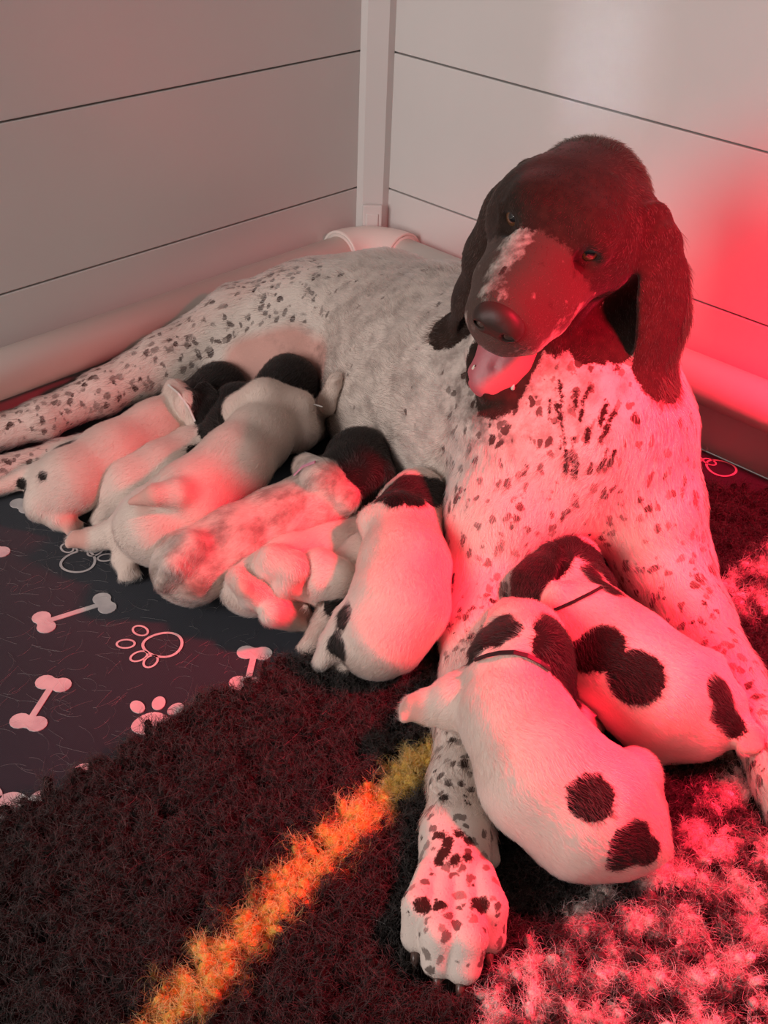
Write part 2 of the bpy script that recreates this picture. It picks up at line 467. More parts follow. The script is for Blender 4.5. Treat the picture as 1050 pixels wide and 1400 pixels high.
def coat_material(name, white, brown, tick_scale=45.0, tick_amt=.35, hair=False, edge=.004, roan=0.0, tickcol=None):
    N = Nodes(name)
    P = N.attr('rpos', 'Vector')
    patch, tick, pink, grey = N.attr('patch'), N.attr('tick'), N.attr('pink'), N.attr('grey')
    nz = N.noise(P, 130, 3, .6); nz2 = N.noise(P, 600, 2, .6); nl = N.noise(P, 22, 3)
    e = N.math('ADD', patch, N.math('MULTIPLY', N.math('SUBTRACT', nz, .5), edge * 2.2))
    e = N.math('ADD', e, N.math('MULTIPLY', N.math('SUBTRACT', nz2, .5), edge * 1.4))
    isbrown = N.math('SUBTRACT', 1.0, N.ramp(e, -edge * .35, edge * .35))
    # ticking: one random fleck per cell
    wp = N.n('ShaderNodeVectorMath', operation='ADD')
    nzc = N.n('ShaderNodeTexNoise'); N.l(P, nzc.inputs['Vector']); nzc.inputs['Scale'].default_value = 90
    sv = N.n('ShaderNodeVectorMath', operation='SCALE'); N.l(nzc.outputs['Color'], sv.inputs[0]); sv.inputs['Scale'].default_value = .012
    N.l(N.scale(P, (1, 1, .62)), wp.inputs[0]); N.l(sv.outputs[0], wp.inputs[1])
    vo = N.n('ShaderNodeTexVoronoi'); N.l(wp.outputs[0], vo.inputs['Vector']); vo.inputs['Scale'].default_value = tick_scale
    sc = N.n('ShaderNodeSeparateColor'); N.l(vo.outputs['Color'], sc.inputs[0])
    rad = N.math('MULTIPLY', N.ramp(N.math('SUBTRACT', sc.outputs[0], N.math('SUBTRACT', 1.0, N.math('MULTIPLY', tick, tick_amt * 2))), 0.0, .35), .42)
    spot = N.math('MULTIPLY', N.math('SUBTRACT', 1.0, N.ramp(N.math('ADD', vo.outputs['Distance'], N.math('MULTIPLY', N.math('SUBTRACT', nz2, .5), .3)), N.math('SUBTRACT', rad, .1), N.math('ADD', rad, .04))), N.ramp(rad, .05, .2))
    sp2 = N.math('MULTIPLY', spot, N.math('ADD', .55, N.math('MULTIPLY', sc.outputs[1], .45)))
    wcol = N.mix(N.ramp(nl, .35, .75), col(*white), col(*[x * .86 for x in white]))
    wcol = N.mix(N.math('MULTIPLY', pink, .85), wcol, col(.62, .30, .25))
    wcol = N.mix(N.math('MULTIPLY', grey, N.ramp(N.noise(P, 55, 4, .65), N.math('SUBTRACT', .58, N.math('MULTIPLY', grey, .40)), N.math('SUBTRACT', .95, N.math('MULTIPLY', grey, .30)))), wcol, col(*(tickcol or (.070, .043, .035))))
    c = N.mix(sp2, wcol, col(*[max(x * 2.4, .02) for x in brown]))
    bc = N.mix(N.ramp(nz, .3, .8), col(*brown), col(*[x * 1.7 for x in brown]))
    c = N.mix(isbrown, c, bc)
    if hair:
        h = N.n('ShaderNodeBsdfHairPrincipled'); h.model = 'CHIANG'; h.parametrization = 'COLOR'
        N.l(c, h.inputs['Color']); h.inputs['Roughness'].default_value = .45; h.inputs['Radial Roughness'].default_value = .7
        h.inputs['Random Roughness'].default_value = .2
        N.l(h.outputs[0], N.out.inputs[0])
    else:
        N.bsdf(c, .8, .12, N.bump(nz2, .35, .0012), Sheen_Weight=.10)
    return N.m

FURRNG = np.random.default_rng(7)
def make_fur(V, F, Nv, area, fld, attrs, count, length, mat, parent, base, width=.00022, lift=.22, lenfun=None, clump=.35):
    rng = FURRNG
    fi = rng.choice(len(F), count, p=area / area.sum())
    a, b = rng.random(count), rng.random(count)
    wts = np.stack([(1 - a) * (1 - b), a * (1 - b), a * b, (1 - a) * b], 1)
    Fi = F[fi]
    P = (V[Fi] * wts[..., None]).sum(1); Nn = (Nv[Fi] * wts[..., None]).sum(1); Nn /= np.linalg.norm(Nn, axis=1)[:, None]
    at = {k: (v[Fi] * wts).sum(1) for k, v in attrs.items()}
    L = length * (.65 + .7 * rng.random(count))
    if lenfun is not None: L *= lenfun(P, at)
    m = L > .0008
    P, Nn, L = P[m], Nn[m], L[m]; at = {k: v[m] for k, v in at.items()}; n = len(P)
    best = np.full(n, 1e9); D = np.zeros((n, 3))
    acc = np.zeros((n, 3)); wsum = np.zeros(n)
    for (A, B, ra, rb) in fld.flow:
        ab = B - A; l2 = max(ab @ ab, 1e-10)
        h = np.clip((P - A) @ ab / l2, 0, 1)
        d = np.linalg.norm(P - A - h[:, None] * ab, axis=1) - (ra + (rb - ra) * h)
        wt = np.exp(-np.maximum(d, -.01) / .012); acc += wt[:, None] * ab / math.sqrt(l2); wsum += wt
    T = acc / np.maximum(wsum, 1e-12)[:, None]
    T -= (T * Nn).sum(1)[:, None] * Nn
    ln = np.linalg.norm(T, axis=1); bad = ln < .15
    T[bad] = np.cross(Nn[bad], [0.3, 0.2, 1.]); T /= np.maximum(np.linalg.norm(T, axis=1), 1e-9)[:, None]
    # swirl: smooth pseudo-noise so the locks wander
    ph = np.sin(P[:, 0] * 95 + 2 * np.sin(P[:, 1] * 60)) + np.sin(P[:, 1] * 110 + P[:, 2] * 70)
    ang = ph * clump * .55 + rng.normal(0, .22, n)
    B2 = np.cross(Nn, T)
    T = T * np.cos(ang)[:, None] + B2 * np.sin(ang)[:, None]
    up = lift * (.6 + .8 * rng.random(n))
    pts = np.zeros((n, 4, 3))
    for i, t in enumerate((0, .36, .7, 1.0)):
        pts[:, i] = P + (L * t)[:, None] * T + (L * (up * t * (1.35 - .55 * t)) - .0004)[:, None] * Nn
    cu = bpy.data.hair_curves.new('fur')
    cu.add_curves([4] * n)
    cu.position_data.foreach_set('vector', (pts - base).astype(np.float32).ravel())
    r = np.tile(np.array([1, .85, .6, .12], np.float32) * width * .5, n)
    ra = cu.attributes.get('radius') or cu.attributes.new('radius', 'FLOAT', 'POINT')
    ra.data.foreach_set('value', r)
    add_attr(cu, 'rpos', P, 'CURVE')
    for k, v in at.items(): add_attr(cu, k, v, 'CURVE')
    o = obj('fur', cu, parent); cu.materials.append(mat)
    return o

FUR = True
def build_skin(fld, pieces, root, base, mat, hmat, attrfun, count, length, name='body', **kw):
    """pieces: list of (V, F); joined into one mesh object"""
    off = 0; Vs = []; Fs = []
    for V, F in pieces: Vs.append(V); Fs.append(F + off); off += len(V)
    V = np.concatenate(Vs); F = np.concatenate(Fs)
    at = attrfun(V)
    me = mesh(name, V - base, F)
    add_attr(me, 'rpos', V)
    for k, v in at.items(): add_attr(me, k, v)
    o = obj(name, me, root, mat)
    if FUR and count:
        Nv, area = vnormals(V, F)
        make_fur(V, F, Nv, area, fld, at, count, length, hmat, root, base, **kw)
    return o, V, F

M_brown_hex = (.030, .014, .010)
M_coat = coat_material('roan_coat', (.63, .54, .48), (.020, .0105, .0075), 104, .60)
M_coat_h = coat_material('roan_coat_hair', (.63, .545, .49), (.020, .0105, .0075), 104, .60, True)
M_pup = coat_material('puppy_coat', (.64, .535, .465), (.0065, .0042, .0036), 80, .4)
M_pup_h = coat_material('puppy_coat_hair', (.64, .535, .465), (.0065, .0042, .0036), 80, .4, True)
def simple(name, c, rough=.5, spec=.4, bump=None, **k):
    N = Nodes(name); co = obco(N); n = N.noise(co, 300, 3)
    cc = N.mix(n, col(*[x * .85 for x in c]), col(*c))
    N.bsdf(cc, rough, spec, N.bump(n, .25, .0006), **k)
    return N.m
M_nose = simple('brown_nose_leather', (.040, .022, .018), .5, .35)
M_tongue = simple('wet_tongue', (.44, .11, .13), .42, .4)
M_claw = simple('dark_claw', (.10, .06, .05), .35, .5)
M_pad = simple('paw_pad', (.40, .17, .15), .5, .3)
M_tooth = simple('tooth', (.75, .70, .6), .25, .5)
def eye_mat():
    N = Nodes('amber_eye'); v = N.attr('iris')
    c = N.mix(N.ramp(v, .36, .44), col(.004, .003, .003), col(.11, .045, .018))
    c = N.mix(N.ramp(v, .85, 1.0), c, col(.02, .012, .01))
    N.bsdf(c, .05, .8, Coat_Weight=1.0, Coat_Roughness=.02)
    return N.m
M_eye = eye_mat()

def uvsphere(c, r, axis, nu=24, nv=16):
    ax = np.array(axis, float); ax /= np.linalg.norm(ax)
    s = np.cross(ax, [0, 0, 1]); s /= np.linalg.norm(s); t = np.cross(s, ax)
    V = []; ir = []
    for i in range(nv + 1):
        th = math.pi * i / nv
        for k in range(nu):
            a = 2 * math.pi * k / nu
            V.append(c + r * (math.cos(th) * ax + math.sin(th) * (math.cos(a) * s + math.sin(a) * t))); ir.append(th / 1.0)
    F = []
    for i in range(nv):
        for k in range(nu): F.append((i * nu + k, i * nu + (k + 1) % nu, (i + 1) * nu + (k + 1) % nu, (i + 1) * nu + k))
    return np.array(V), F, np.array(ir)

# ------------------------------------------------------------------ the mother
HS = .91e-2
HP = np.array([-.3688, -.5959, .3897])
HF = np.array([-0.9145, -0.2270, -0.3349]); HL = np.array([0.3153, -0.9186, -0.2384]); HU = np.array([-0.2535, -0.3236, 0.9116])
HM = np.stack([HF, HL, HU], 1)
def H(x, y, z): return HP + HS * (HM @ np.array([x, y, z], float))
c_ = .01
def C(px, py, z, r): return (G(px, py, z), r * c_)

def E(px, py, x):
    """point of the plane x (head units) seen along a sight line: used to measure the ears"""
    d = _f + (px - 525) / FPX * RIGHT - (py - 700) / FPX * UP
    t = ((HP - CAM) @ HF + x * HS) / (d @ HF)
    return CAM + t * d

def mother():
    f = Field()
    # trunk
    f.chain([C(690, 545, 15, 12.0), C(610, 510, 13, 11.6), C(520, 458, 11.5, 9.6), C(430, 447, 11, 7.8)], .03, ks=.03)
    f.chain([C(790, 580, 18, 9.6), C(690, 550, 15, 11.8)], .03)
    f.cone(*C(760, 655, 14, 6.6), *C(720, 600, 12, 9), k=.04)            # breast
    f.cone(*C(540, 560, 8, 7.5), *C(640, 620, 9, 8), k=.05)             # belly
    f.cone(*C(500, 500, 8, 6), *C(420, 480, 8, 6), k=.04)
    f.chain([C(345, 502, 9.0, 3.8), C(400, 490, 10.2, 4.3), C(445, 500, 9.5, 3.6)], .02, False)         # udder
    # hind leg stretched along the wall
    f.chain([C(430, 442, 12, 7.2), C(335, 450, 11, 5.5), C(230, 492, 9, 3.3), C(140, 536, 7, 2.45), C(60, 572, 5.5, 2.1), C(-30, 600, 4.2, 2.0), C(-85, 622, 3.2, 2.2)], .03, ks=.012)
    for i in (-1, 0, 1): f.chain([C(-85, 622, 3.0, 1.6), C(-120 + 6 * i, 636 + 14 * i, 2.2, 1.3)], .012)
    # lower hind leg
    f.chain([C(420, 520, 6, 6), C(300, 570, 4, 3.4), C(190, 600, 3.2, 2.6), C(90, 628, 2.6, 2.2), C(0, 650, 2.3, 2.0), C(-60, 668, 2.2, 2.2)], .02)
    # neck
    f.chain([(H(-5.5, 0, -3.0), .056), (H(-7.5, .5, -9), .060), C(800, 555, 20, 8.6)], .035, ks=.02)
    # fore legs
    f.chain([C(718, 605, 17, 6.9), C(692, 700, 12, 5.6), C(668, 785, 7, 4.3), C(652, 870, 5, 3.15), C(633, 985, 4.2, 2.25), C(627, 1070, 3.9, 2.2), C(623, 1145, 3.9, 2.5), C(621, 1195, 3.9, 2.75)], .025, ks=.012)
    f.chain([C(852, 605, 17, 6.9), C(880, 690, 12, 5.6), C(905, 765, 7.5, 4.6), C(950, 845, 5.5, 3.3), C(1000, 925, 5, 2.5), C(1045, 1000, 4.5, 2.4), C(1075, 1065, 4.2, 2.8)], .025, ks=.012)
    # toes
    toes = [((590, 1195), (576, 1240), (571, 1280), 1.22), ((608, 1205), (602, 1275), (600, 1312), 1.3), ((634, 1205), (638, 1280), (633, 1320), 1.32), ((655, 1195), (667, 1240), (668, 1280), 1.25)]
    tips = []
    for a, b, c, r in toes:
        f.chain([C(*a, 4.9, r * .95), C(*b, 4.7, r * 1.1), C(*c, 3.0, r)], .002, ks=.004)
        tips.append((a, b, c))
    f.chain([C(655, 1130, 3.6, 1.2), C(672, 1175, 3.0, .7)], .006)
    for dx, dy in ((-14, 18), (0, 30), (16, 26), (30, 10)):
        f.chain([C(1080, 1080, 3.8, 1.5), C(1085 + dx * 1.3, 1080 + dy * 1.6, 2.8, 1.35)], .007)
    # head (head axes, scaled)
    def hb(x, y, z, r, k=.012): f.ball(H(x, y, z), r * HS, k)
    def hc(k, *pts, flat=None, ks=None):
        f.chain([(H(*p[:3]), p[3] * HS) for p in pts], k, True, flat, ks=ks)
    f.ell(H(.6, 0, .5), np.array([5.9, 6.9, 4.5]) * HS, HM, .02)
    hb(-3.0, 0, -1.5, 4.3, .03)
    for s in (-1, 1):
        hb(4.0, 2.8 * s, 2.6, 2.4, .018)
        hb(1.6, 4.2 * s, -2.4, 3.3, .025)
        hc(.016, (5.0, 2.8 * s, -2.2, 2.8), (9.5, 2.45 * s, -2.4, 2.45), (13.4, 1.75 * s, -2.5, 2.1))
        # upper lip hanging over the teeth
        hc(.010, (6.0, 3.8 * s, -4.2, 1.2), (9.5, 3.35 * s, -4.4, 1.2), (12.8, 2.5 * s, -4.1, 1.25), (14.7, .8 * s, -3.6, 1.25))
        # lower jaw, horseshoe
        hc(.008, (3.0, 3.7 * s, -6.4, 1.6), (7.2, 3.4 * s, -9.8, 1.15), (10.3, 2.9 * s, -12.4, .95), (12.0, 1.7 * s, -13.7, .9), (12.5, 0, -14.1, .9), ks=.006)
        hc(.010, (1.6, 4.3 * s, -4.0, 1.8), (4.0, 4.0 * s, -5.6, 1.1), (5.0, 3.7 * s, -7.4, 1.0))        # corner of the mouth
    hc(.022, (3.5, 0, .2, 4.2), (9.0, 0, -.3, 3.2), (13.6, 0, -.6, 2.6))
    hb(14.2, 0, -1.4, 2.3, .012)
    f.chain([(H(1.5, 0, -8.0), 2.9 * HS), (H(7.0, 0, -11.8), 2.2 * HS), (H(11.3, 0, -14.3), 1.1 * HS)], .012, True, (HM @ np.array([.55, 0, .83]), 1.7))
    hc(.03, (0, 0, -4.5, 4.4), (-3.5, 0, -8.5, 5.0))
    # mouth cavity
    f.chain([(H(3.5, 0, -6.6), 1.5 * HS), (H(8.5, 0, -7.6), 2.2 * HS), (H(13.5, 0, -9.6), 2.3 * HS)], .004, False, op=-1)
    # eye sockets and lids
    for s in (-1, 1):
        f.ball(H(6.3, 3.75 * s, 1.75), 1.25 * HS, .006, -1)
        e = np.array([5.0, 3.6 * s, 1.7])
        fw = np.array([.86, .5 * s, .1]); fw /= np.linalg.norm(fw)
        uu = np.array([-.1, 0, 1.0]); uu -= (uu @ fw) * fw; uu /= np.linalg.norm(uu); sd = np.cross(uu, fw)
        def lp(t):
            t = math.radians(t); return H(*(e + fw * .78 + sd * 1.3 * math.cos(t) + uu * (.86 if t < 3.2 else .98) * math.sin(t)))
        for a0, a1 in ((10, 170), (190, 350)):
            f.chain([(lp(a0 + (a1 - a0) * i / 4), .36 * HS) for i in range(5)], .006, False)
    # ears
    view = (CAM - HP) / np.linalg.norm(CAM - HP)
    earL = [(885, 308, -1.8, 1.7), (902, 345, -1.0, 2.2), (908, 395, 0, 2.8), (908, 450, 1.2, 3.1), (892, 508, 3.4, 2.7), (868, 552, 5.2, 1.4)]
    earR = [(712, 238, -1.8, 1.5), (676, 286, -.2, 2.0), (650, 345, 1.8, 2.1), (632, 405, 3.4, 1.8), (616, 456, 4.9, 1.0)]
    ears = []
    for pts, s in ((earL, 1), (earR, -1)):
        nv = s * HL * .75 + view * .55; nv /= np.linalg.norm(nv)
        pp_ = [(E(x, y, d), r * HS) for x, y, d, r in pts]
        f.chain(pp_, .007, True, (nv, 4.6), ks=.010); ears.append(pp_)
    f.ball(E(868, 306, -3.0), 2.4 * HS, .02)
    f.chain([(E(866, 320, -3.2), 2.2 * HS), (E(858, 400, -3.0), 3.0 * HS), (E(846, 450, -2.5), 3.2 * HS)], .03, False)
    hlo, hhi = HP - .165, HP + .165
    hlo = HP - [.20, .20, .185]; hhi = HP + [.16, .17, .12]
    plo = np.array(G(620, 1270, 4)) - [.09, .09, .045]; phi = plo + [.18, .18, .08]
    def inb(c, lo, hi, m=0): return ((c > lo + m) & (c < hi - m)).all(1)
    pieces = [f.mesh(.0032, smooth=2, floor=.001, keep=lambda c: ~inb(c, hlo, hhi, .004) & ~inb(c, plo, phi, .004)),
              f.mesh(.0019, hlo - .004, hhi + .004, 2, floor=.001, keep=lambda c: inb(c, hlo, hhi)),
              f.mesh(.0016, plo - .004, phi + .004, 2, floor=.001, keep=lambda c: inb(c, plo, phi))]
    base = np.array([-.33, -.40, 0.0])
    root = obj('mother_dog', None, loc=base)
    tag(root, 'adult liver and white pointer dog lying in the corner with open mouth and brown head', 'dog')
    tspots = [(G(x, y, z), r * c_) for x, y, z, r in ()]
    nk = [(f.surf(868, 425), f.surf(840, 462), .024), (f.surf(868, 395), .03), (f.surf(872, 440), .022), (f.surf(820, 478), .014), (f.surf(846, 425), f.surf(805, 474), .017)]
    nk += [(f.surf(x, y), r) for x, y, r in ((578, 1238, .006), (600, 1238, .005), (656, 1238, .0065), (612, 1152, .0045), (607, 1166, .005), (622, 1176, .0045), (640, 1150, .004), (628, 1140, .0035), (604, 1140, .004), (600, 1176, .004), (640, 1172, .0035), (606, 1090, .004), (634, 1045, .004), (618, 1012, .004), (640, 1098, .003))]
    g = np.random.default_rng(4)                       # loose dark streaks down the throat
    for k in range(34):
        x, y = g.uniform(690, 845), g.uniform(505, 640)
        if y > 560 + (x - 690) * .9 or (x < 745 and y < 585): continue
        L, sl = g.uniform(10, 30), (x - 770) * .006 + g.normal(0, .12)
        nk.append((f.surf(x, y), f.surf(x - sl * L, y + L), g.uniform(.0008, .0026)))
    def at(V):
        h = (V - HP) @ HM / HS
        x, y, z = h.T
        patch = sph_sd(h, [((-1, 0, 0), 9.3), ((3.5, 0, -5), 6.6), ((2, 3.5, -7), (6, 3, -10), 2.8), ((2, -3.5, -7), (6, -3, -10), 2.8), ((7.5, 0, -9), (12.5, 0, -13), 3.4)])
        patch = np.minimum(patch, sph_sd(V, [(E(862, 370, -4.5), E(838, 445, -5.5), 5.6 * HS)]) / HS)
        patch = np.minimum(patch, sph_sd(V, nk) / HS)
        for e in ears:
            for (p0, r0), (p1, r1) in zip(e, e[1:]):
                patch = np.minimum(patch, (sph_sd(V, [(p0, p1, max(r0, r1) + .006)])) / HS)
        muz = np.linalg.norm((h - [12.3, -.3, -1.4]) / [4.6, 4.3, 4.2], axis=1) - 1
        muz = np.maximum(muz * 4, -(z + 6.0))
        patch = np.maximum(patch, -muz) * HS
        head = np.linalg.norm(h - [3, 0, -1], axis=1) < 16
        lx = (V - np.array(G(630, 1000, 4)))
        pink = np.clip(1 - sph_sd(V, [(f.surf(345, 500), f.surf(395, 487), .030), (f.surf(430, 500), .025)]) / .015, 0, 1) * .9
        pink = np.maximum(pink, np.clip(1 - sph_sd(V, [(G(500, 585, 5), .035)]) / .02, 0, 1) * .6)
        front = np.clip(1 - sph_sd(V, [(G(630, 1000, 4), G(620, 1280, 3), .04), (G(690, 690, 12), G(650, 860, 5), .045), (G(890, 700, 12), G(960, 860, 5), .05), (G(1000, 925, 5), G(1080, 1070, 4), .04)]) / .04, 0, 1)
        hind = np.clip(1 - sph_sd(V, [(G(360, 420, 14), G(0, 600, 5), .07)]) / .06, 0, 1)
        neckw = np.clip(1 - sph_sd(V, [(G(780, 560, 20), .09)]) / .04, 0, 1)
        tick = np.clip(.22 + .62 * front + .62 * hind + .45 * neckw, 0, 1)
        trunkw = np.clip(1 - sph_sd(V, [(G(610, 500, 22), G(480, 420, 20), .09)]) / .06, 0, 1)
        grey = np.clip(.34 * trunkw + .38 * neckw + .24 - .2 * front - .17 * hind, 0, 1) 
        near = np.clip(1 - np.abs(np.linalg.norm((h - [11.5, 0, -1.6]) / [1.25, 1, 1], axis=1) - 2.6) / 2.6, 0, 1)
        mz = np.linalg.norm(h - [11, 0, -2], axis=1) < 7.5
        grey = np.where(mz, 1.3 - .55 * np.exp(-(((h - [10.5, -2.2, 1.4]) / [4.5, 1.3, 2.4]) ** 2).sum(1)) - .75 * np.exp(-(((h - [10.5, 3.2, -4.0]) / [4.5, 2.0, 1.9]) ** 2).sum(1)), grey); tick = np.where(mz, .3, tick)
        pink = np.where(mz, 0, pink); tick = np.where(pink > .25, 0, tick)
        return dict(patch=patch, tick=tick, pink=pink, grey=grey)
    def lf(P, a):
        h = (P - HP) @ HM / HS
        m = np.linalg.norm(h - [10, 0, -2], axis=1) < 8
        mouth = (np.abs(h[:, 1]) < 3.6) & (h[:, 0] > 3) & (h[:, 0] < 13.5) & (h[:, 2] < -4.6 - .02 * h[:, 0]) & (h[:, 2] > -6 - .58 * h[:, 0])
        hd = np.linalg.norm(h - [6, 0, -6], axis=1) < 15
        body = np.clip((.40 - np.abs(P[:, 2] - .1)), 0, 1) > 0
        toe = sph_sd(P, [(G(620, 1200, 3), G(620, 1320, 3), .05)]) < 0
        return np.where(mouth, 0, np.where(m, .26, np.where(hd, .36, np.where(toe, .28, 1.0)))) * np.where(a['pink'] > .5, .3, 1)
    build_skin(f, pieces, root, base, M_coat, M_coat_h, at, 190000, .0105, lenfun=lf, width=.0003)
    # eyes
    view = CAM - HP
    for s in (-1, 1):
        ec = H(4.95, 3.5 * s, 1.7); ax = HM @ np.array([.80, .42 * s, .25]); ax = ax / np.linalg.norm(ax) + .5 * view / np.linalg.norm(view)
        V, F, ir = uvsphere(ec, 1.28 * HS, ax, 28, 24)
        me = mesh('eye', V - base, F); add_attr(me, 'iris', ir); o = obj('eye', me, root, M_eye)
    # nose
    nf = Field()
    nf.ell(H(15.5, 0, -.3), np.array([1.5, 2.2, 1.8]) * HS, HM, .004)
    for s in (-1, 1):
        nf.ell(H(15.7, 1.25 * s, -.5), np.array([1.25, 1.15, 1.2]) * HS, HM, .005)
    nf.cone(H(15.4, 0, -1.2), .9 * HS, H(15.3, 0, -2.6), .5 * HS, .004)
    for s in (-1, 1):
        nf.cone(H(17.2, 1.15 * s, -.55), .42 * HS, H(16.0, 1.7 * s, -.7), .45 * HS, .002, -1)
    nf.cone(H(17.4, 0, .2), .1 * HS, H(16.6, 0, -2.6), .12 * HS, .0015, -1)
    V, F = nf.mesh(.0011, smooth=2); obj('nose', mesh('nose', V - base, F), root, M_nose)
    # tongue
    tf = Field(); tn = HM @ np.array([.6, 0, .8])
    tf.chain([(H(3.0, 0, -7.6), .024), (H(7.0, 0, -9.6), .026), (H(9.8, 0, -11.6), .0255), (H(11.8, -.5, -13.0), .019)], .008, flat=(tn, 2.4), ks=.012)
    tf.cone(H(4, 0, -7.3), .12 * HS, H(11.2, -.3, -11.75), .10 * HS, .010, -1)
    V, F = tf.mesh(.0013, smooth=2); obj('tongue', mesh('tongue', V - base, F), root, M_tongue)
    # lower teeth
    for s in (-1, 1):
        V, F = sweep([H(11.7, 2.1 * s, -13.2), H(12.0, 2.2 * s, -12.5), H(12.0, 2.2 * s, -11.9)], [.0026, .0020, .0004], 10)
        obj('tooth', mesh('tooth', np.array(V) - base, F), root, M_tooth)
    # claws
    for (a, b, c) in tips:
        A = np.array(G(*c, 3.2)); Bv = np.array(G(*b, 4.2)); d = A - Bv; d /= np.linalg.norm(d)
        p = A + d * .008
        V, F = sweep([p, p + d * .008 + [0, 0, -.001], p + d * .014 + [0, 0, -.006]], [.0038, .003, .0006], 10)
        obj('claw', mesh('claw', np.array(V) - base, F), root, M_claw)
    return f
MOTHER = mother()

# ------------------------------------------------------------------ the litter
PUPS = []; FIELDS = []
def paw(f, a, b, r, n=4):
    """toes at the end of a leg running a -> b"""
    a, b = np.array(a), np.array(b); d = b - a; d /= np.linalg.norm(d)
    s = np.cross(d, [0, 0, 1.0]); s = s / max(np.linalg.norm(s), 1e-6)
    for i in range(n):
        t = (i - (n - 1) / 2) / ((n - 1) / 2)
        f.chain([(b + s * t * r * .45, r * .5), (b + d * r * (1.0 - .25 * abs(t)) + s * t * r * .85 - np.array([0, 0, r * .15]), r * .42)], .003, False, ks=.003)
def puppy(label, spine, limbs, head=None, spots=(), pinks=(), ears=(), grey=0.0, tick=0.0, folds=(), tail=None, fur=26000, length=.0062, group='nursing puppies', hbrown=True, h=.0024, floor=.001, shrink=.93, lk=.010):
    f = Field()
    def C(x, y, z, r):
        if isinstance(z, tuple):                     # lies against the mother (or, with a second entry, its own trunk): z = (how far out of the skin, in radii)
            p = (f if len(z) > 1 else MOTHER).surf(x, y); v = CAM - p; v /= np.linalg.norm(v)
            return (p + v * z[0] * r * .01 * shrink, r * .01 * shrink)
        return (G(x, y, z), r * .01 * shrink)
    f.chain([C(*p) for p in spine], .012, ks=.012)
    for fo in folds: f.chain([C(*p) for p in fo], .005, False, ks=.006)
    head_sp = []
    if head:
        hp = [C(*p) for p in head]
        f.chain(hp, .012, ks=.008)
        head_sp = hp
    for l in limbs:
        q = [C(*p) for p in l]
        f.chain(q, lk, ks=.004)
        if l[-1][3] >= .8: paw(f, q[-2][0], q[-1][0], q[-1][1])
    if tail: f.chain([C(*p) for p in tail], .010, ks=.003)
    esp = []
    for e in ears:
        q = [C(*p) for p in e]; d = q[-1][0] - q[0][0]
        m = (q[0][0] + q[-1][0]) / 2
        hc_ = head_sp[0][0] if head_sp else q[0][0]
        nv = m - hc_; nv = nv - (nv @ d) * d / max(d @ d, 1e-9); nv /= max(np.linalg.norm(nv), 1e-6)
        f.chain(q, .004, True, (nv, 3.0), ks=.006); esp += [(q[i][0], q[i + 1][0], max(q[i][1], q[i + 1][1]) + .004) for i in range(len(q) - 1)]
    sp = [(f.surf(x, y), r * .01) for x, y, r in spots]
    pk = [(f.surf(x, y), r * .01) for x, y, r in pinks]
    V, F = f.mesh(h, smooth=2, others=[MOTHER] + FIELDS, floor=floor)
    FIELDS.append(f)
    c = V.mean(0); base = np.array([c[0], c[1], 0])
    root = obj('puppy', None, loc=base); tag(root, label, 'puppy', group)
    hs = [(p, r + .006) for p, r in head_sp] if hbrown else []
    if hbrown and len(head_sp) > 1: hs += [(head_sp[i][0], head_sp[i + 1][0], max(head_sp[i][1], head_sp[i + 1][1]) + .005) for i in range(len(head_sp) - 1)]
    def at(X):
        P = [(s[0], s[1]) for s in sp] + hs + esp
        pa = sph_sd(X, P) if P else np.full(len(X), .05)
        pi = np.clip(1 - (sph_sd(X, pk)) / .012, 0, 1) if pk else np.zeros(len(X))
        pi = np.maximum(pi, .10)
        return dict(patch=pa, tick=np.full(len(X), tick), pink=pi, grey=np.full(len(X), grey))
    def lf(P, a): return np.where(a['pink'] > .5, .35, 1.0)
    o, V, F = build_skin(f, [(V, F)], root, base, M_pup, M_pup_h, at, fur, length, lenfun=lf, width=.00022, lift=.25)
    PUPS.append(root)
    return root, f, base

def ribbon(pup, pix, wid, mat, name='collar', lift=.002):
    root, f, base = pup; P = []
    for x, y in pix:
        p = f.surf(x, y); e = .002
        g = np.array([f.eval(np.array([p + d, p - d]))  @ [1, -1] for d in np.eye(3) * e]); g /= np.linalg.norm(g)
        P.append((p + g * lift, g))
    return strap(root, base, P, wid, mat, name)

def strap(root, base, pts, wid, mat, name='collar', th=.0012):
    """thin ribbon through points lying on the coat; (point, normal)"""
    V = []; F = []; n = len(pts)
    P = [np.array(p) for p, _ in pts]
    for i, (p, nn) in enumerate(pts):
        d = P[min(i + 1, n - 1)] - P[max(i - 1, 0)]; d /= np.linalg.norm(d)
        nn = np.array(nn, float); nn -= (nn @ d) * d; nn /= np.linalg.norm(nn); s = np.cross(d, nn)
        for a, b in ((-1, 0), (1, 0), (1, 1), (-1, 1)): V.append(np.array(p) + s * a * wid / 2 + nn * b * th)
    for i in range(n - 1):
        for k in range(4): F.append((i * 4 + k, i * 4 + (k + 1) % 4, i * 4 + 4 + (k + 1) % 4, i * 4 + 4 + k))
    F += [(3, 2, 1, 0), (4 * n - 4, 4 * n - 3, 4 * n - 2, 4 * n - 1)]
    return obj(name, mesh(name, np.array(V) - base, F, False), root, mat)

M_strap_black = simple('black_ribbon', (.012, .010, .012), .5)
M_strap_white = simple('pale_ribbon', (.70, .66, .62), .5)
M_strap_pink = simple('pink_ribbon', (.62, .28, .38), .5)

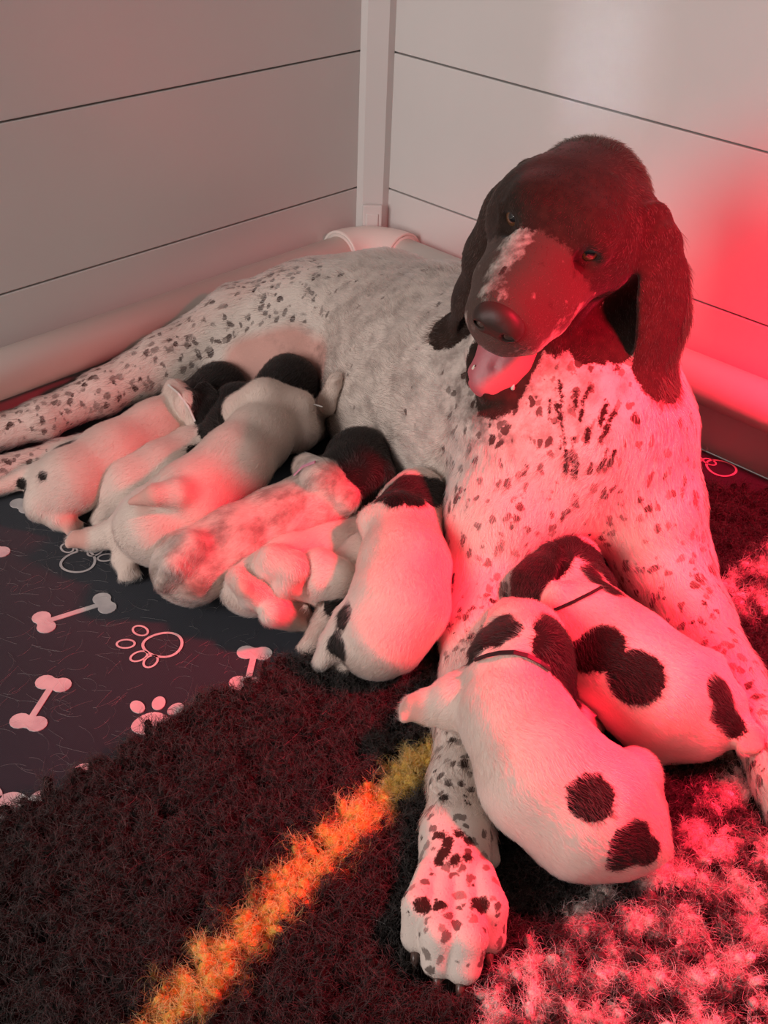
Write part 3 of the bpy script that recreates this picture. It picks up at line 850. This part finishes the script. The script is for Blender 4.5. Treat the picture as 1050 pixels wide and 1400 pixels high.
# front puppy draped over the mother's fore leg
pup = puppy('white puppy draped over the stretched foreleg, one round brown spot on its back, black collar',
    [(705, 915, 10.5, 3.7), (705, 980, 9.8, 4.5), (745, 1060, 8.8, 5.2), (803, 1110, 7.2, 5.2), (842, 1128, 6.0, 4.2)],
    [[(668, 945, 9.2, 2.9), (628, 960, 8.6, 2.5), (590, 966, 7.6, 1.6), (570, 967, 7.2, 1.25)], [(775, 990, 7, 2.2), (800, 1000, 4, 1.4), (815, 985, 3, 1.0)],
     [(838, 1080, 7, 3.8), (866, 1062, 6.8, 2.3), (882, 1105, 4, 1.7), (860, 1130, 3.2, 1.2)], [(760, 1140, 4, 2.6), (800, 1168, 3.2, 1.6)]],
    head=[(724, 896, 12.0, 3.75), (716, 876, 11.2, 3.5), (700, 850, 8.5, 2.3)], hbrown=False,
    folds=[[(668, 918, 12, 1.4), (705, 910, 13.2, 1.5), (745, 925, 12, 1.4)]],
    spots=[(808, 1090, 1.75), (864, 1157, 1.95), (850, 1174, 1.3), (886, 1166, 1.2), (752, 886, 1.5), (768, 910, 1.3), (745, 862, .9), (698, 862, 1.0), (682, 874, .8), (775, 930, 1.2)],
    ears=[[(748, 876, 13.6, 1.2), (771, 906, 12.4, 1.9), (778, 938, 10.2, 1.4)], [(684, 866, 13.6, 1.0), (664, 874, 13.0, 1.5), (655, 886, 12.0, 1.2)]],
    pinks=[(560, 967, .9)], tail=[(862, 1150, 6.5, 1.9), (888, 1160, 6, 1.3), (905, 1163, 5.4, .8)], group='puppies between the forelegs', fur=52000, h=.0022, floor=.022)
ribbon(pup, [(652, 905), (668, 899), (685, 895), (703, 894), (720, 898), (737, 907), (750, 918)], .0035, M_strap_black)
strap(pup[0], pup[2], [(G(776, 945, 7.5), UP), (G(788, 957, 7), UP), (G(800, 968, 6.8), UP), (G(814, 980, 6.6), UP)], .006, M_strap_pink, 'collar_end')
# second puppy between the fore legs
pup = puppy('white puppy with a big double brown patch, dark-eared head pushed under the mother\'s chest',
    [(778, 838, 8.5, 4.2), (802, 866, 8.4, 4.7), (845, 905, 8, 5.2), (905, 950, 7.2, 5.2), (945, 972, 6.2, 4.4)],
    [[(800, 880, 5, 2.2), (770, 900, 3, 1.4), (750, 895, 2.4, 1.0)], [(955, 940, 7, 3.6), (984, 962, 6.4, 2.2), (1003, 990, (.5,), 1.7), (1024, 1010, (.7,), 1.35)], [(905, 1000, 4, 3.2), (945, 1015, 3, 1.8), (975, 1005, 2.6, 1.2)]],
    head=[(770, 795, 9.5, 3.7), (772, 775, 9.2, 3.6), (748, 755, 7, 2.2)], hbrown=False,
    folds=[[(735, 820, 9.5, 1.4), (765, 822, 11.3, 1.6), (812, 808, 10.5, 1.4)]],
    spots=[(822, 885, 2.0), (800, 895, 1.6), (868, 926, 2.35), (985, 945, 1.5), (990, 972, 1.5), (1002, 990, 1.2), (778, 745, 1.9), (800, 755, 1.5), (808, 783, 1.1), (835, 805, 1.2), (820, 795, 1.1)],
    ears=[[(748, 758, 12.4, 1.5), (729, 786, 11.6, 2.3), (719, 818, 10, 1.8)], [(800, 768, 11.5, 1.2), (826, 786, 9.5, 1.6), (840, 806, 8, 1.1)]],
    pinks=[(1034, 1014, .8)], group='puppies between the forelegs', fur=52000, h=.0022, floor=.022)
ribbon(pup, [(748, 838), (765, 833), (785, 825), (805, 815), (822, 806)], .0025, M_strap_black)

# the nursing row, from the wall outwards
pup = puppy('far left cream puppy, dark head under the hind leg, small dark patch near its tail',
    [(258, 562, 6.6, 3.4), (215, 590, 6.4, 3.7), (155, 625, 5.8, 3.9), (100, 655, 5.0, 3.7), (74, 665, 4.4, 3.0)],
    [[(85, 680, 3.5, 2.6), (60, 690, 2.8, 2.1), (80, 708, 1.9, 1.4), (94, 716, 1.6, 1.1)], [(238, 595, 4, 2.2), (262, 605, 2.5, 1.3)]],
    head=[(290, 546, 8.2, 3.6), (300, 535, 8.2, 3.5), (325, 520, 6, 2.3)], spots=[(90, 605, 1.15), (32, 663, .8), (58, 650, .6)],
    folds=[[(238, 532, 9.6, 1.3), (258, 552, 10.4, 1.5), (272, 584, 8, 1.2)]],
    ears=[[(278, 535, 11, 1.3), (290, 565, 10, 1.8), (298, 590, 8, 1.2)]],
    tail=[(78, 645, 5.5, 1.7), (40, 652, 4.8, 1.3), (-5, 668, 4.2, .8)], pinks=[(96, 716, .8)], fur=34000)
ribbon(pup, [(232, 528), (246, 540), (258, 556), (268, 575)], .002, M_strap_white)
p3 = puppy('long white puppy stretched over the pile, folded pink tail, no spots on its back',
    [(372, 568, 11, 3.6), (354, 598, 10.8, 3.6), (322, 632, 10.3, 3.9), (262, 682, 8.8, 4.0), (212, 716, 6.8, 3.8), (198, 722, 6, 3.3)],
    [[(405, 590, 10, 2.5), (436, 578, (.2,), 1.9), (452, 550, (.45,), 1.5), (462, 522, (.55,), 1.25)], [(192, 708, 5.5, 2.7), (165, 728, 3.6, 1.9), (128, 737, 2.3, 1.3), (106, 737, 2.1, 1.05)],
     [(215, 742, 4.6, 2.7), (184, 742, 3.4, 1.9), (170, 765, 1.8, 1.35), (175, 778, 1.4, 1.1)]],
    head=[(385, 535, 10.2, 3.5), (395, 525, 10.2, 3.5), (420, 520, 9, 2.4)], spots=[],
    folds=[[(330, 562, 12, 2.2), (362, 548, 13.2, 2.5), (408, 556, 12.2, 2.0)]],
    tail=[(264, 682, 9.3, 1.6), (242, 674, 11.6, 1.5), (212, 677, 11.9, 1.15), (179, 686, 10.9, .4)], pinks=[(104, 737, .9), (190, 682, 1.4)], fur=44000)
strap(p3[0], p3[2], [(G(420, 556, 12.6), UP), (G(430, 554, 12.7), UP), (G(440, 557, 12.4), UP)], .004, M_strap_white, 'collar_end')
puppy('pale puppy mostly hidden behind the long white one, black spot on its white shoulder',
    [(300, 602, 6.6, 2.9), (265, 622, 6.0, 3.2), (225, 645, 5.4, 3.5), (180, 665, 4.5, 3.5), (165, 672, 3.8, 3.0)],
    [[(160, 680, 3, 2.2), (145, 700, 1.8, 1.4), (138, 708, 1.4, 1.0)]],
    head=[(318, 590, 8.8, 3.5), (326, 562, 9.2, 3.3), (345, 545, 8, 2.2)], spots=[(268, 621, 1.15)], grey=.15, fur=20000)
p6 = puppy('plump white puppy against the mother\'s foreleg, brown ear, two dark patches by its tail',
    [(553, 705, 10, 3.2), (550, 726, 10, 3.7), (553, 774, 9.7, 4.3), (546, 825, 8.5, 4.6), (522, 866, 6.6, 4.1), (512, 876, 5.8, 3.4)],
    [[(585, 710, 9.8, 2.4), (604, 727, 9.0, 1.9), (620, 738, 8.4, 1.5)], [(548, 872, 4.2, 2.6), (545, 890, 3, 1.4)], [(480, 880, 4, 2.0), (470, 895, 3.2, 1.2)]],
    head=[(562, 692, 10.4, 3.2), (572, 684, 10.2, 3.2), (608, 696, 8, 2.0)], hbrown=False,
    folds=[[(510, 712, 11, 1.6), (545, 697, 12.3, 1.8), (590, 706, 11, 1.5)]],
    spots=[(560, 676, 1.6), (585, 676, 1.6), (540, 680, 1.2), (470, 842, 1.3), (462, 884, 1.4), (608, 684, .9)],
    ears=[[(536, 684, 12.6, 1.2), (560, 672, 12.8, 1.6), (600, 682, 11, 1.5)]],
    pinks=[(612, 700, 1.2)], tail=[(482, 850, 6.6, 2.0), (458, 880, 4.8, 1.5), (440, 904, 3.4, .9)], fur=46000, floor=.016)
p4 = puppy('roan puppy in mid row with a dark brown head and a white fold behind it',
    [(452, 674, 8.2, 3.7), (430, 695, 7.6, 4.0), (380, 718, 7.0, 3.9), (320, 745, 6.3, 4.0), (264, 773, 5.4, 3.8), (250, 780, 4.8, 3.2)],
    [[(450, 705, 6.4, 2.8), (480, 716, 5.5, 1.9), (504, 712, 5, 1.3)], [(262, 800, 3, 2.2), (250, 806, 2, 1.4), (272, 810, 1.5, 1.0)]],
    head=[(487, 648, 10, 3.9), (492, 632, 9.8, 3.8), (505, 612, 8, 2.4)], spots=[], grey=.72, tick=.15,
    ears=[[(518, 625, 11.5, 1.5), (532, 655, 10, 2.1), (524, 690, 7.5, 1.6)]],
    folds=[[(420, 640, 10.4, 1.6), (440, 655, 11.4, 2.0), (472, 682, 10, 1.6)]],
    tail=[(260, 746, (.0, 1), 1.6), (238, 772, (.4, 1), 1.3), (221, 800, (.6, 1), .7)], pinks=[(265, 806, .8)], fur=44000)
ribbon(p4, [(404, 652), (416, 640), (432, 634)], .003, M_strap_pink)
puppy('pinkish puppy lying on its side, bent hind legs and bare paws turned up',
    [(500, 738, 5.4, 3.0), (450, 752, 5.4, 3.4), (395, 775, 5.2, 3.7), (352, 793, 4.6, 3.4), (340, 800, 4.2, 3.0)],
    [[(375, 770, (.2, 1), 2.0), (399, 778, (.5, 1), 1.8), (392, 797, (.6, 1), 1.35), (420, 809, (.9, 1), 1.15)],
     [(348, 812, (.2, 1), 1.7), (380, 826, (.6, 1), 1.35), (408, 831, (.7, 1), 1.2)], [(372, 838, (.3, 1), 1.4), (404, 848, (.4, 1), 1.2)]],
    head=[(555, 715, 4.5, 3.0), (575, 700, 4, 2.4)], spots=[], pinks=[(414, 832, 1.0), (332, 803, .4), (415, 806, .8)], tail=[(326, 790, (.2, 1), 1.1), (334, 804, (.5, 1), .9)], fur=30000, lk=.0045)
puppy('white puppy squeezed under the plump one, knee drawn up, black patch on its rump',
    [(585, 770, 4, 3.2), (545, 765, 4.4, 3.6), (495, 775, 4.8, 3.7), (462, 795, 4.5, 3.4)],
    [[(458, 792, (.1, 1), 2.3), (436, 776, (.6, 1), 1.9), (441, 798, (.8, 1), 1.5), (428, 812, (1.0, 1), 1.15)], [(462, 828, 3.4, 2.3), (446, 852, 2.4, 1.5), (427, 880, 1.8, 1.1)]],
    head=[(612, 765, 4.5, 3.1), (615, 785, 3.4, 2.4)], spots=[(462, 828, 1.4), (614, 775, .9)], hbrown=False, fur=24000, lk=.0045)

# ------------------------------------------------------------------ curly fleece rug
def wool_mat(name, hair=False):
    N = Nodes(name); P = N.attr('rpos', 'Vector')
    a = N.attr('yellow'); b = N.attr('cream'); v = N.attr('shade')
    n = N.noise(P, 260, 3)
    dark = N.mix(v, col(.007, .0062, .006), col(.018, .0145, .0135))
    c = N.mix(a, dark, N.mix(v, col(.50, .30, .055), col(.72, .48, .13)))
    c = N.mix(b, c, N.mix(v, col(.50, .44, .40), col(.80, .72, .66)))
    if hair:
        h = N.n('ShaderNodeBsdfHairPrincipled'); h.model = 'CHIANG'; h.parametrization = 'COLOR'
        N.l(c, h.inputs['Color']); h.inputs['Roughness'].default_value = .6; h.inputs['Radial Roughness'].default_value = .9
        N.l(h.outputs[0], N.out.inputs[0])
    else:
        N.bsdf(c, .95, .05, N.bump(n, .8, .004))
    return N.m
M_wool, M_wool_h = wool_mat('fleece'), wool_mat('fleece_fibre', True)
def inpoly(P, poly):
    x, y = P[:, 0], P[:, 1]; r = np.zeros(len(P), bool); n = len(poly); j = n - 1
    for i in range(n):
        xi, yi = poly[i]; xj, yj = poly[j]
        m = ((yi > y) != (yj > y)) & (x < (xj - xi) * (y - yi) / (yj - yi + 1e-12) + xi); r ^= m; j = i
    return r
def fp(pts, z=1.4): return [tuple(G(x, y, z)[:2]) for x, y in pts]
def seg_d(P, a, b):
    a, b = np.array(a), np.array(b); ab = b - a
    h = np.clip(((P - a) @ ab) / (ab @ ab), 0, 1); return np.linalg.norm(P - a - h[:, None] * ab, axis=1)
def vnoise(P, s, seed=0):
    r = np.random.default_rng(seed); o = np.zeros(len(P))
    for k in range(6):
        d = r.normal(size=2); d /= np.linalg.norm(d); o += np.sin(P @ d * s * (1 + .35 * k) + r.random() * 6.28 + 1.5 * np.sin(P @ np.array([-d[1], d[0]]) * s * .8 + r.random() * 6))
    return o / 6
RUG = fp([(-80, 1158), (0, 1116), (110, 1058), (250, 972), (400, 905), (480, 882), (570, 852), (700, 800), (938, 662), (1120, 690), (1300, 800), (1350, 1500), (900, 1750), (300, 1750), (-250, 1500)])
def rug():
    rng = np.random.default_rng(11)
    poly = np.array(RUG); c = poly.mean(0); base = np.array([c[0], c[1], 0])
    root = obj('fleece_rug', None, loc=base)
    tag(root, 'dark brown curly fleece rug with a yellow stripe and a mottled cream area', 'rug')
    n = len(poly)
    V = [(x - c[0], y - c[1], .007) for x, y in poly] + [(x - c[0], y - c[1], .0014) for x, y in poly]
    a = sum(poly[i][0] * poly[(i + 1) % n][1] - poly[(i + 1) % n][0] * poly[i][1] for i in range(n))
    top = tuple(range(n)) if a > 0 else tuple(range(n))[::-1]
    Fb = [top, tuple(range(n, 2 * n))[::-1] if a > 0 else tuple(range(n, 2 * n))] + [(i, n + i, n + (i + 1) % n, (i + 1) % n) for i in range(n)]
    obj('backing', mesh('backing', V, Fb, False), root, simple('rug_backing', (.03, .02, .018), .9, .05))
    sp = .0088
    lo, hi = poly.min(0), poly.max(0)
    gx, gy = np.meshgrid(np.arange(lo[0], hi[0], sp), np.arange(lo[1], hi[1], sp))
    P = np.stack([gx.ravel(), gy.ravel()], 1) + rng.uniform(-.5, .5, (gx.size, 2)) * sp
    P = P[inpoly(P, RUG)]
    # only the part that the picture and a step to its side can see
    d = np.concatenate([P, np.zeros((len(P), 1))], 1) - CAM
    z = d @ _f; px = 525 + FPX * (d @ RIGHT) / z; py = 700 - FPX * (d @ UP) / z
    P = P[(px > -260) & (px < 1310) & (py < 1560)]
    m = len(P)
    stripe = fp([(150, 1480), (240, 1385), (330, 1290), (420, 1190), (500, 1112), (560, 1058), (598, 1032)])
    sd = np.min([seg_d(P, stripe[i], stripe[i + 1]) for i in range(len(stripe) - 1)], 0)
    yellow = np.clip(.5 + (.0175 - sd - .004 * vnoise(P, 160, 3)) / .006, 0, 1)
    reg = inpoly(P, fp([(620, 1440), (690, 1320), (780, 1235), (880, 1185), (940, 1120), (985, 1020), (1040, 985), (1300, 900), (1300, 1600), (700, 1600)]))
    reg2 = inpoly(P, fp([(985, 850), (975, 805), (1060, 740), (1200, 740), (1200, 860), (1060, 870)]))
    cream = (reg | reg2) * np.clip(.5 + (vnoise(P, 90, 5) + rng.normal(0, .10, m)) * 2.0 - .12, 0, 1)
    yellow *= 1 - cream
    shade = rng.random(m)
    # locks: bent tapering tubes
    K, S = 6, 6
    th = vnoise(P, 40, 9) * 2.2 + rng.normal(0, .8, m) - 2.2
    H_ = rng.uniform(.013, .021, m); Ln = rng.uniform(.006, .013, m)
    curl = rng.normal(0, 1.2, m)
    t = np.linspace(0, 1, K)
    ctr = np.zeros((m, K, 3)); rad = np.zeros((m, K))
    for i, tt in enumerate(t):
        an = th + curl * tt
        ctr[:, i, 0] = P[:, 0] + Ln * tt ** 1.3 * np.cos(an); ctr[:, i, 1] = P[:, 1] + Ln * tt ** 1.3 * np.sin(an)
        ctr[:, i, 2] = .005 + H_ * np.sin(min(tt * 1.9, 1.62)) * (1 - .18 * max(0, tt - .75) * 4)
        rad[:, i] = (.0030, .0036, .0038, .0036, .0028, .0008)[i] * rng.uniform(.85, 1.2, m)
    ok = np.ones(m, bool)                              # pile pressed flat under the animals
    for fl_ in [MOTHER] + FIELDS: ok &= (fl_.eval(ctr.reshape(-1, 3)).reshape(m, K) > rad + .001).all(1)
    P, yellow, cream, shade, ctr, rad = P[ok], yellow[ok], cream[ok], shade[ok], ctr[ok], rad[ok]; m = len(P)
    tang = np.gradient(ctr, axis=1); tang /= np.maximum(np.linalg.norm(tang, axis=2), 1e-9)[..., None]
    s = np.cross(tang, np.array([.3, .2, .95])); s /= np.maximum(np.linalg.norm(s, axis=2), 1e-6)[..., None]; u = np.cross(s, tang)
    ang = np.linspace(0, 2 * np.pi, S, endpoint=False)
    W = ctr[:, :, None, :] + rad[:, :, None, None] * (np.cos(ang)[None, None, :, None] * s[:, :, None, :] + np.sin(ang)[None, None, :, None] * u[:, :, None, :]) * rng.uniform(.8, 1.2, (m, K, S, 1))
    Vv = W.reshape(-1, 3)
    q = []
    for i in range(K - 1):
        for k in range(S): q.append((i * S + k, i * S + (k + 1) % S, (i + 1) * S + (k + 1) % S, (i + 1) * S + k))
    F = (np.array(q)[None] + (np.arange(m) * K * S)[:, None, None]).reshape(-1, 4)
    me = mesh('pile', Vv - base, F)
    rep = lambda x: np.repeat(x, K * S)
    add_attr(me, 'rpos', Vv); add_attr(me, 'yellow', rep(yellow)); add_attr(me, 'cream', rep(cream)); add_attr(me, 'shade', rep(shade))
    obj('pile', me, root, M_wool, kind='stuff')
    # fibres frizzing off each lock
    per = 80
    id_ = np.repeat(np.arange(m), per); k = len(id_)
    tt = rng.uniform(.1, .95, k); ii = np.minimum((tt * (K - 1)).astype(int), K - 2); fr = tt * (K - 1) - ii
    p0 = ctr[id_, ii] * (1 - fr[:, None]) + ctr[id_, ii + 1] * fr[:, None]; r0 = rad[id_, ii]
    a = rng.uniform(0, 2 * np.pi, k)
    nrm = np.cos(a)[:, None] * s[id_, ii] + np.sin(a)[:, None] * u[id_, ii]; tg = tang[id_, ii]
    sid = np.cross(nrm, tg)
    Lh = rng.uniform(.006, .015, k); wv = rng.normal(0, .9, k)
    pts = np.zeros((k, 5, 3))
    for j, x in enumerate((0, .25, .5, .75, 1)):
        pts[:, j] = p0 + r0[:, None] * nrm * .85 + (Lh * x)[:, None] * (tg * np.cos(wv * x * 1.6)[:, None] + sid * np.sin(wv * x * 1.6)[:, None]) + (Lh * (.55 * x - .42 * x * x))[:, None] * nrm
    cu = bpy.data.hair_curves.new('fibre'); cu.add_curves([5] * k)
    cu.position_data.foreach_set('vector', (pts - base).astype(np.float32).ravel())
    ra = cu.attributes.get('radius') or cu.attributes.new('radius', 'FLOAT', 'POINT')
    ra.data.foreach_set('value', np.tile(np.array([1, 1, .9, .7, .3], np.float32) * .00014, k))
    add_attr(cu, 'rpos', p0, 'CURVE'); jit = rng.normal(0, .16, k); add_attr(cu, 'yellow', np.clip(yellow[id_] + jit * (yellow[id_] > .02), 0, 1), 'CURVE'); add_attr(cu, 'cream', np.clip(cream[id_] + jit * (cream[id_] > .02), 0, 1), 'CURVE'); add_attr(cu, 'shade', np.clip(shade[id_] + rng.normal(0, .25, k), 0, 1), 'CURVE')
    o = obj('pile_fibres', cu, root, kind='stuff'); cu.materials.append(M_wool_h)
    # shed hairs lying about
    def shed(parent, pb, Q, z, cnt, seed):
        g = np.random.default_rng(seed)
        Q = Q[g.choice(len(Q), cnt)]
        an = g.uniform(0, 6.28, cnt); cv = g.normal(0, 1.1, cnt); L = g.uniform(.008, .03, cnt)
        pts = np.zeros((cnt, 6, 3))
        pts[:, 0] = np.concatenate([Q, np.zeros((cnt, 1)) + z], 1)
        for j in range(1, 6):
            b = an + cv * j / 5
            pts[:, j] = pts[:, j - 1] + (L / 5)[:, None] * np.stack([np.cos(b), np.sin(b), g.uniform(-.12, .12, cnt)], 1); pts[:, j, 2] = np.maximum(pts[:, j, 2], z)
        cu = bpy.data.hair_curves.new('shed'); cu.add_curves([6] * cnt)
        cu.position_data.foreach_set('vector', (pts - pb).astype(np.float32).ravel())
        ra = cu.attributes.get('radius') or cu.attributes.new('radius', 'FLOAT', 'POINT')
        ra.data.foreach_set('value', np.full(cnt * 6, .00007, np.float32))
        cu.materials.append(M_shed); obj('shed_hairs', cu, parent, kind='stuff')
    shed(root, base, P, .026, 420, 3)
    mg = fp([(-50, 700), (250, 760), (620, 850), (560, 880), (250, 970), (0, 1115), (-50, 1130)], 0)
    mp = np.array(mg); Q = np.random.default_rng(5).uniform(mp.min(0), mp.max(0), (4000, 2)); Q = Q[inpoly(Q, mg)]
    shed(mt, np.zeros(3), Q, .0012, 420, 4)
N_ = Nodes('shed_hair'); _h = N_.n('ShaderNodeBsdfHairPrincipled'); _h.model = 'CHIANG'; _h.parametrization = 'COLOR'; _h.inputs['Color'].default_value = (.55, .48, .44, 1); N_.l(_h.outputs[0], N_.out.inputs[0]); M_shed = N_.m
rug()
